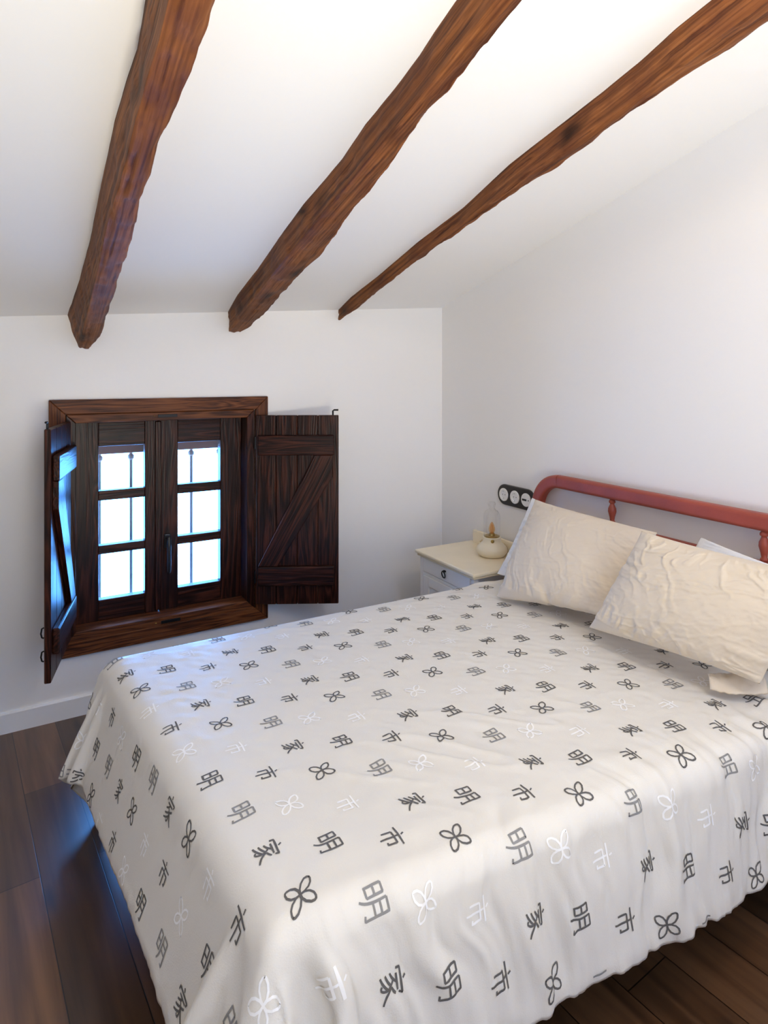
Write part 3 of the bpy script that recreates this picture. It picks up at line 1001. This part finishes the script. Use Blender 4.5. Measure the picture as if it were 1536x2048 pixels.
# inner face of the cloth and the hem between the two
verts.append((CF - NF * .006).reshape(-1, 3))
base = nu * nv
faces += (np.stack([idx[:-1, :-1], idx[:-1, 1:], idx[1:, 1:], idx[1:, :-1]], -1).reshape(-1, 4) + base).tolist()
fmat = [0] * len(faces)
loop = idx[0, :].tolist() + idx[1:, -1].tolist() + idx[-1, -2::-1].tolist() + idx[-2:0:-1, 0].tolist()
for a, b in zip(loop, loop[1:] + loop[:1]):
    faces.append([a, b, b + base, a + base]); fmat.append(4)
nvert = 2 * base
LW = .0034
for j in range(-8, 14):
    for i in range(-14, 30):
        ty_ = (i + 4 * j - 8) % 7
        ctr = SO + i * SA + j * SB + SOFF[ty_]
        if not (-2.5 < ctr[0] < -.05 and -2.75 < ctr[1] < -.35): continue
        strokes, mi_ = SIGNS[ty_]
        sz = .050 if strokes is not KNOT else .056
        for st in strokes:
            st = np.array(st, float)
            # resample the stroke
            seg = np.linalg.norm(np.diff(st, axis=0), axis=1)
            s = np.concatenate([[0], np.cumsum(seg)])
            n = max(2, int(s[-1] * sz / .0045) + 1)
            t = np.unique(np.concatenate([np.linspace(0, s[-1], n), s]))
            q = np.stack([np.interp(t, s, st[:, 0]), np.interp(t, s, st[:, 1])], -1)
            d = np.gradient(q, axis=0); d /= np.linalg.norm(d, axis=1, keepdims=True) + 1e-9
            nn = np.stack([-d[:, 1], d[:, 0]], -1)
            wd = LW / sz * (.5 + .14 * np.sin(np.linspace(.3, 2.9, len(q))) if strokes is not KNOT else np.full(len(q), .56))
            lf, rt_ = q + nn * wd[:, None], q - nn * wd[:, None]
            both = np.concatenate([lf, rt_]) - .5
            # reading direction runs towards -Y, the top of each sign points to the headboard (+X)
            cl = np.stack([ctr[0] + both[:, 1] * sz, ctr[1] - both[:, 0] * sz], -1)
            p3, ok = on_cloth(cl, .0011)
            if not ok.all(): continue
            verts.append(p3)
            k = len(q)
            for a in range(k - 1):
                faces.append([nvert + a, nvert + a + 1, nvert + k + a + 1, nvert + k + a]); fmat.append(mi_)
            nvert += 2 * k
me = bpy.data.meshes.new('bedspread')
me.from_pydata(np.concatenate(verts).tolist(), [], faces)
for k in ('cover', 'ink_dark', 'ink_mid', 'ink_white', 'hem'): me.materials.append(M[k])
me.polygons.foreach_set('material_index', fmat)
me.polygons.foreach_set('use_smooth', [True] * len(faces))
me.update()
spread = bpy.data.objects.new('bedspread', me)
COL.objects.link(spread)
tag(spread, 'pale bedspread printed with grey characters and four-petal knots draped over the bed', 'bedspread')

# ------------------------------------------------------------------ pillows (two sewn sheets blown up, then laid down)
def inflate(wd, ht, n=46, m=34, steps=150, press=.9, seed=0):
    g = np.random.default_rng(seed)
    u = np.linspace(-wd / 2, wd / 2, n)[:, None] + np.zeros((1, m))
    v = np.linspace(-ht / 2, ht / 2, m)[None, :] + np.zeros((n, 1))
    rest = np.stack([u, v, np.zeros_like(u)], -1)
    links = build_links(rest)
    bump = .02 * (1 - (2 * u / wd) ** 2) * (1 - (2 * v / ht) ** 2)
    A = rest.copy(); A[..., 2] = bump; B = rest.copy(); B[..., 2] = -bump
    A += g.normal(0, .0012, A.shape); B += g.normal(0, .0012, B.shape)
    wgt = np.ones((n, m))
    VA = np.zeros_like(A); VB = np.zeros_like(B)
    edge = np.zeros((n, m), bool); edge[[0, -1]] = True; edge[:, [0, -1]] = True

    def seam():
        mid_ = (A[edge] + B[edge]) / 2
        A[edge] = mid_; B[edge] = mid_
    seam()
    dt = 1 / 60
    for s in range(steps):
        for X, V, sg in ((A, VA, 1), (B, VB, -1)):
            nrm = np.cross(np.gradient(X, axis=0), np.gradient(X, axis=1))
            ar = np.linalg.norm(nrm, axis=-1, keepdims=True)
            nrm = nrm / (ar + 1e-9) * sg
            V += nrm * press * dt * 10
            V *= .93
        QA, QB = A.copy(), B.copy()
        A = A + VA * dt; B = B + VB * dt
        for it in range(5):
            for a, b, l, k in links:
                solve_links(A, l, wgt, a, b, k); solve_links(B, l, wgt, a, b, k)
            seam()
        VA = np.clip((A - QA) / dt, -2, 2); VB = np.clip((B - QB) / dt, -2, 2)
    return A, B


def pillow(name, label, shape, corners, thick, mat, seed, sag=0.0, group=None, wr=1.0, cr=.8, strt=.82):
    """corners: bottom-left, bottom-right, top-left, top-right in the room; u runs left-right, v bottom-top."""
    A, B = shape
    bl, br, tl, tr = [np.array(c, float) for c in corners]
    hw = np.abs(A[..., 0]).max(); hh = np.abs(A[..., 1]).max()
    zt = max(A[..., 2].max(), -B[..., 2].min())
    nrm0 = np.cross(br - bl, tl - bl); nrm0 /= np.linalg.norm(nrm0)
    if nrm0[0] > 0: nrm0 = -nrm0

    def place(X):
        lv = strt * np.abs(X[:, -1, 1])[:, None] + (1 - strt) * hh
        lu = .6 * np.abs(X[-1, :, 0])[None, :] + .4 * hw
        X = np.stack([X[..., 0] / lu, X[..., 1] / lv, X[..., 2]], -1)
        X = upsample(X, 4)
        s = (X[..., 0:1] + 1) / 2; t = (X[..., 1:2] + 1) / 2
        base_ = (1 - s) * (1 - t) * bl + s * (1 - t) * br + (1 - s) * t * tl + s * t * tr
        base_ = base_ + nrm0 * (X[..., 2:3] / zt * thick)
        base_[..., 2] -= sag * (4 * s * (1 - s) * t)[..., 0]
        s0, t0 = s[..., 0], t[..., 0]
        ed = np.minimum.reduce([s0, 1 - s0, t0, 1 - t0])
        m_ = np.clip(1 - ed / .30, 0, 1)
        # creases running in from the seams plus long diagonal ones
        low = np.exp(-((t0) / .22) ** 2); sid = np.exp(-((s0) / .16) ** 2) + np.exp(-((1 - s0) / .16) ** 2)
        g1 = fbm2(s0 * 17 + 2 * fbm2(s0 * 3, t0 * 3, seed, 2), t0 * 2.5, seed + 1, 3) * low
        g2 = fbm2(t0 * 16 + 2 * fbm2(s0 * 3, t0 * 3, seed + 5, 2), s0 * 2.5, seed + 2, 3) * sid
        wx_ = s0 + .10 * fbm2(s0 * 4, t0 * 4, seed + 3, 3); wy_ = t0 + .10 * fbm2(s0 * 4, t0 * 4, seed + 8, 3)
        d1 = np.clip(1 - np.abs(fbm2((wx_ + .6 * wy_) * 12, (wx_ - wy_) * 2.0, seed + 6, 3)) * 4.5, 0, 1)
        d2_ = np.clip(1 - np.abs(fbm2((wy_ - .4 * wx_) * 14, (wx_ + wy_) * 1.8, seed + 16, 3)) * 4.5, 0, 1)
        zone = .35 + .65 * np.clip(fbm2(s0 * 2.2, t0 * 2.2, seed + 30, 2) * 2 + .4, 0, 1)
        dsp = (.017 * g1 + .010 * g2 + cr * (.0055 * d1 + .0045 * d2_) * zone * np.clip(ed / .1, 0, 1) + .0016 * fbm2(s0 * 26, t0 * 26, seed + 7, 2)) * wr * np.clip(ed / .02, 0, 1)
        sg = 1 if X[X.shape[0] // 2, X.shape[1] // 2, 2] > 0 else -1
        return base_ + nrm0 * (sg * dsp)[..., None]
    PA, PB = place(A), place(B)
    for X in (PA, PB):
        zf = .598
        low_ = X[..., 2] < zf
        X[..., 2] = np.where(low_, zf + (X[..., 2] - zf) * .05, X[..., 2])
        X[..., 0] = np.minimum(X[..., 0], -.072)
    n, m = PA.shape[:2]
    id_ = np.arange(n * m).reshape(n, m)
    idb = id_ + n * m
    idb = idb.copy()
    for sl in ((0, slice(None)), (-1, slice(None)), (slice(None), 0), (slice(None), -1)):
        idb[sl] = id_[sl]
    V = np.concatenate([PA.reshape(-1, 3), PB.reshape(-1, 3)])
    f1 = np.stack([id_[:-1, :-1], id_[1:, :-1], id_[1:, 1:], id_[:-1, 1:]], -1).reshape(-1, 4)
    f2 = np.stack([idb[:-1, :-1], idb[:-1, 1:], idb[1:, 1:], idb[1:, :-1]], -1).reshape(-1, 4)
    bm = bmesh.new()
    vs = [bm.verts.new(p) for p in V]
    for f in np.concatenate([f1, f2]): bm.faces.new([vs[k] for k in f])
    bmesh.ops.delete(bm, geom=[v for v in bm.verts if not v.link_faces], context='VERTS')
    o = finish(name, bm, mat, smooth=True)
    return tag(o, label, 'pillow', group)


shA = inflate(.66, .46, seed=1)
shB = inflate(.70, .47, seed=2)
G = 'bed pillows against the headboard'
pillow('pillow', 'white pillow whose edge shows left of the beige one, beside the lamp', shA,
       [(-.26, -.815, .630), (-.24, -1.44, .625), (-.105, -.925, .955), (-.105, -1.50, .87)], .026, M['white_cotton'], 50, group=G, wr=.5)
pillow('pillow', 'beige pillow nearer the lamp, partly covered by another beige one', shA,
       [(-.455, -1.045, .632), (-.430, -1.605, .622), (-.215, -1.065, .985), (-.185, -1.66, .952)], .098, M['beige'], 10, group=G, wr=.9, cr=.5)
pillow('pillow', 'white pillow almost hidden, a sliver above the beige one farther from the lamp', shB,
       [(-.15, -1.56, .612), (-.15, -2.3, .612), (-.105, -1.79, .958), (-.105, -2.3, .885)], .026, M['white_cotton'], 60, group=G, wr=.5)
big = pillow('pillow', 'larger crumpled beige pillow in front, cut off by the picture edge', shB,
       [(-.47, -1.575, .680), (-.435, -2.135, .622), (-.355, -1.735, 1.0), (-.23, -2.25, .955)], .100, M['beige'], 20, group=G, wr=1.1, cr=.85, strt=.84)

# loose open end of the pillowcase lying on the bed below the larger pillow
a = np.linspace(0, 1, 26)[:, None]; b = np.linspace(0, 1, 12)[None, :]
p0 = np.array((-.420, -1.995, .626)); p1 = np.array((-.30, -2.09, .634))
q0 = np.array((-.462, -2.030, .603)); q1 = np.array((-.335, -2.13, .604))
top_e = p0 + (p1 - p0) * a; low_e = q0 + (q1 - q0) * a
bow = np.sin(np.pi * np.clip(a * 1.0, 0, 1))
low_e = low_e + bow * np.array((-.018, -.012, 0))
FG = top_e[:, None, :] * (1 - b[..., None]) + low_e[:, None, :] * b[..., None]
FG[..., 2] += .012 * np.sin(np.pi * b) * (1 + .6 * fbm2(a * 9 + 0 * b, b * 3 + 0 * a, 77, 2)) + .004 * fbm2(a * 16 + 0 * b, b * 5 + 0 * a, 78, 2)
FG[..., 2] = np.maximum(FG[..., 2], .600)
bm = bmesh.new()
lay = []
for off in (0, .004):
    lay.append([[bm.verts.new((p[0], p[1], p[2] + off)) for p in row] for row in FG])
for g, fl in ((lay[0], True), (lay[1], False)):
    for x in range(25):
        for y in range(11):
            f = [g[x][y], g[x + 1][y], g[x + 1][y + 1], g[x][y + 1]]
            bm.faces.new(f[::-1] if fl else f)
rim = [(x, 0) for x in range(26)] + [(25, y) for y in range(1, 12)] + [(x, 11) for x in range(24, -1, -1)] + [(0, y) for y in range(10, 0, -1)]
for (x, y), (x2, y2) in zip(rim, rim[1:] + rim[:1]):
    bm.faces.new([lay[0][x][y], lay[0][x2][y2], lay[1][x2][y2], lay[1][x][y]])
finish('pillowcase_flap', bm, M['beige'], big, smooth=True)

# ------------------------------------------------------------------ nightstand
NX0, NX1, NY0, NY1, NZ = -.402, -.018, -.822, -.315, .605
ns = empty('nightstand', (-.21, -.57, 0), 'small cream and white nightstand with a black ring pull beside the bed', 'nightstand')
bm = bmesh.new()
box(bm, NX0, NX1, NY0, NY1, .587, NZ, .006, 3)
box(bm, NX0 + .010, NX1, NY0 + .010, NY1 - .010, .574, .588, .004, 2)
tag(finish('top', bm, M['cream'], ns), 'cream moulded top board')
bm = bmesh.new()
bx0, bx1, by0, by1 = NX0 + .022, NX1, NY0 + .022, NY1 - .022
box(bm, bx0 + .006, bx1, by0 + .02, by1 - .02, .10, .574)
for y in (by0, by1 - .028):
    for x in (bx0, bx1 - .028):
        box(bm, x, x + .028, y, y + .028, .06, .574, .002, 1)
box(bm, bx0 + .001, bx0 + .02, by0 + .028, by1 - .028, .482, .496, .001, 1)
box(bm, bx0 + .001, bx0 + .02, by0 + .028, by1 - .028, .10, .14, .001, 1)
finish('body', bm, M['white_paint'], ns)
dw = empty('drawer', (bx0, -.57, .535), None, None); attach(dw, ns)
bm = bmesh.new(); box(bm, bx0 - .002, bx0 + .02, by0 + .031, by1 - .031, .499, .571, .003, 2)
finish('drawer_front', bm, M['white_paint'], dw)


def ring_pull(yc, zc, par, xf):
    bm = bmesh.new()
    lathe(bm, [(0, -.004), (.008, -.004), (.011, 0), (.008, .004), (0, .004)], 14, (xf - .004, yc, zc + .014))
    tube(bm, [(xf - .012, yc, zc + .014), (xf, yc, zc + .014)], .005, 10)
    tube(bm, [(xf - .010 - .003 * math.cos(a), yc + .0135 * math.sin(a), zc - .002 + .0165 * math.cos(a)) for a in np.linspace(0, 2 * math.pi, 25)[:-1]], .0032, 8, closed=True)
    return finish('ring_pull', bm, M['iron'], par, smooth=True)


ring_pull(-.567, .537, dw, bx0 - .002)['label'] = 'black iron ring pull'
dr_ = empty('door', (bx0, -.57, .3), None, None); attach(dr_, ns)
bm = bmesh.new()
mY0, mY1 = by0 + .031, by1 - .031
for y0, y1, z0, z1 in ((mY0, mY0 + .05, .143, .479), (mY1 - .05, mY1, .143, .479), (mY0 + .05, mY1 - .05, .429, .479), (mY0 + .05, mY1 - .05, .143, .193)):
    box(bm, bx0 - .002, bx0 + .016, y0, y1, z0, z1, .002, 1)
box(bm, bx0 + .004, bx0 + .012, mY0 + .05, mY1 - .05, .193, .429)
finish('door_panel', bm, M['white_paint'], dr_)
ring_pull(-.62, .40, dr_, bx0 - .002)
bs = empty('backsplash', (-.03, -.58, .605), None, None); attach(bs, ns)
bm = bmesh.new(); box(bm, -.040, -.020, NY0 + .01, -.352, NZ - .001, .674, .004, 2)
finish('back_rail', bm, M['cream'], bs)
bm = bmesh.new()
for k, (dy, dz, r) in enumerate(((0, .03, .010), (.018, .026, .008), (-.018, .026, .008), (.032, .018, .006), (-.032, .018, .006), (0, .014, .007))):
    c = (-.041, -.455 + dy, NZ + dz)
    ri = [bm.verts.new((c[0] - .004 * math.cos(t) * 0 - .0, c[1] + r * math.cos(t), c[2] + r * .8 * math.sin(t))) for t in np.linspace(0, 2 * math.pi, 13)[:-1]]
    top_ = bm.verts.new((c[0] - .005, c[1], c[2]))
    for q in range(12): bm.faces.new([ri[q], ri[(q + 1) % 12], top_])
    bm.faces.new(ri[::-1])
cv = finish('carving', bm, M['carving'], bs); cv['label'] = 'small tan carved flower motif'
for y in (by0 + .014, by1 - .014):
    for x in (bx0 + .014, bx1 - .014):
        bm = bmesh.new(); lathe(bm, [(0, 0), (.010, 0), (.016, .02), (.012, .035), (.014, .06), (0, .06)], 14, (x, y, 0)); finish('foot', bm, M['white_paint'], ns)

# ------------------------------------------------------------------ table lamp
LX, LY, LZ = -.122, -.618, .6055
lp = empty('table_lamp', (LX, LY, LZ), 'cream squat table lamp with clear glass dome on the nightstand', 'lamp')
bm = bmesh.new()
lathe(bm, [(0, 0), (.056, 0), (.064, .003), (.076, .017), (.080, .030), (.077, .043), (.066, .057), (.053, .067), (.0465, .076), (.0455, .092), (.047, .096), (.045, .099), (.040, .099), (.038, .093), (0, .091)], 48, (LX, LY, LZ))
finish('base', bm, M['ceramic'], lp, smooth=True)
bm = bmesh.new(); lathe(bm, [(0, .081), (.036, .081), (.040, .086), (.0405, .090), (.034, .092), (.016, .092), (.014, .102), (0, .102)], 40, (LX, LY, LZ + .013))
finish('collar', bm, M['brass'], lp, smooth=False)
bm = bmesh.new()
ddir = Vector((cam.location.x - LX + .3, cam.location.y - LY, 0)).normalized()
bc = Vector((LX, LY, LZ + .084)) + ddir * .0458
rm = ddir.to_track_quat('Z', 'Y').to_matrix().to_4x4(); rm.translation = bc
b2 = bmesh.new(); lathe(b2, [(.0088, -.004), (.0088, .0015), (.007, .003), (0, .0033)], 20)
finish('button', b2, M['brass'], lp, smooth=True, mat=rm)
bm.free()
bm = bmesh.new()
lathe(bm, [(.0425, .088), (.0425, .188), (.040, .204), (.032, .217), (.022, .223), (.017, .228), (.015, .236), (.018, .246), (.020, .256), (.016, .264), (0, .266)], 48, (LX, LY, LZ + .013))
finish('glass_dome', bm, M['dome'], lp, smooth=True)
bb = empty('bulb', (LX, LY, LZ + .1), None, None); attach(bb, lp)
bm = bmesh.new()
lathe(bm, [(.009, .100), (.012, .106), (.0165, .118), (.0165, .128), (.012, .144), (.005, .158), (0, .162)], 28, (LX, LY, LZ + .013)); finish('bulb_glass', bm, M['amber'], bb, smooth=True)
bm = bmesh.new()
for k in range(4):
    a = math.pi / 2 * k + .4
    tube(bm, [(LX + .004 * math.cos(a), LY + .004 * math.sin(a), LZ + .116), (LX + .008 * math.cos(a), LY + .008 * math.sin(a), LZ + .138), (LX + .003 * math.cos(a + .5), LY + .003 * math.sin(a + .5), LZ + .161)], .0011, 6)
finish('filament', bm, M['filament'], bb)

# ------------------------------------------------------------------ wall socket plate
PY, PZ = -.671, .905
so = empty('wall_socket', (0, PY, PZ), 'black oval plate with three round white sockets on the wall', 'wall socket')


def disc_x(bm, y, z, prof, seg=36):
    """Turned shape whose axis points into the room (-X); prof = (radius, distance from wall)."""
    rings = []
    for r, d in prof:
        if r < 1e-6: rings.append([bm.verts.new((-d, y, z))])
        else: rings.append([bm.verts.new((-d, y + r * math.cos(2 * math.pi * k / seg), z + r * math.sin(2 * math.pi * k / seg))) for k in range(seg)])
    for a, b in zip(rings, rings[1:]):
        for k in range(seg):
            j = (k + 1) % seg
            if len(b) == 1: bm.faces.new([a[k], a[j], b[0]])
            elif len(a) == 1: bm.faces.new([a[0], b[j], b[k]])
            else: bm.faces.new([a[k], a[j], b[j], b[k]])


def stadium(half, r, n=16):
    o = []
    for k in range(n + 1):
        a = -math.pi / 2 + math.pi * k / n; o.append((half + r * math.cos(a), r * math.sin(a)))
    for k in range(n + 1):
        a = math.pi / 2 + math.pi * k / n; o.append((-half + r * math.cos(a), r * math.sin(a)))
    return o


bm = bmesh.new()
prev = None
for r, d in ((.054, 0), (.054, .008), (.051, .012), (.046, .0125)):
    ring = [bm.verts.new((-d, PY + a, PZ + b)) for a, b in stadium(.0855 - .0, r)]
    if prev:
        for k in range(len(ring)): bm.faces.new([prev[k], prev[(k + 1) % len(ring)], ring[(k + 1) % len(ring)], ring[k]])
    prev = ring
bm.faces.new(prev)
finish('plate', bm, M['black_plastic'], so)
for y in (-.585, -.671):
    s = empty('socket', (0, y, PZ), None, None); attach(s, so)
    bm = bmesh.new(); disc_x(bm, y, PZ, [(.034, .010), (.034, .016), (.032, .018), (.0215, .018), (.0205, .0135), (0, .0132)]); finish('insert', bm, M['white_plastic'], s, smooth=False)
    bm = bmesh.new()
    for dy in (-.0095, .0095): disc_x(bm, y + dy, PZ, [(.0026, .013), (.0026, .0136), (0, .0137)], 12)
    finish('pin_hole', bm, M['black_plastic'], s)
    for dz in (-.0195, .0195):
        bm = bmesh.new(); box(bm, -.0175, -.0135, y - .003, y + .003, PZ + dz - .0025, PZ + dz + .0025)
        finish('earth_clip', bm, M['grey_plastic'], s)
s = empty('usb_charger', (0, -.756, PZ), None, None); attach(s, so)
bm = bmesh.new(); disc_x(bm, -.756, PZ, [(.034, .010), (.034, .017), (.032, .019), (0, .0192)]); finish('insert', bm, M['white_plastic'], s)
bm = bmesh.new(); box(bm, -.0202, -.019, -.764, -.732, PZ - .005, PZ + .005, .001, 1); disc_x(bm, -.777, PZ, [(.0032, .019), (.0032, .0202), (0, .0203)], 12)
finish('port', bm, M['black_plastic'], s)
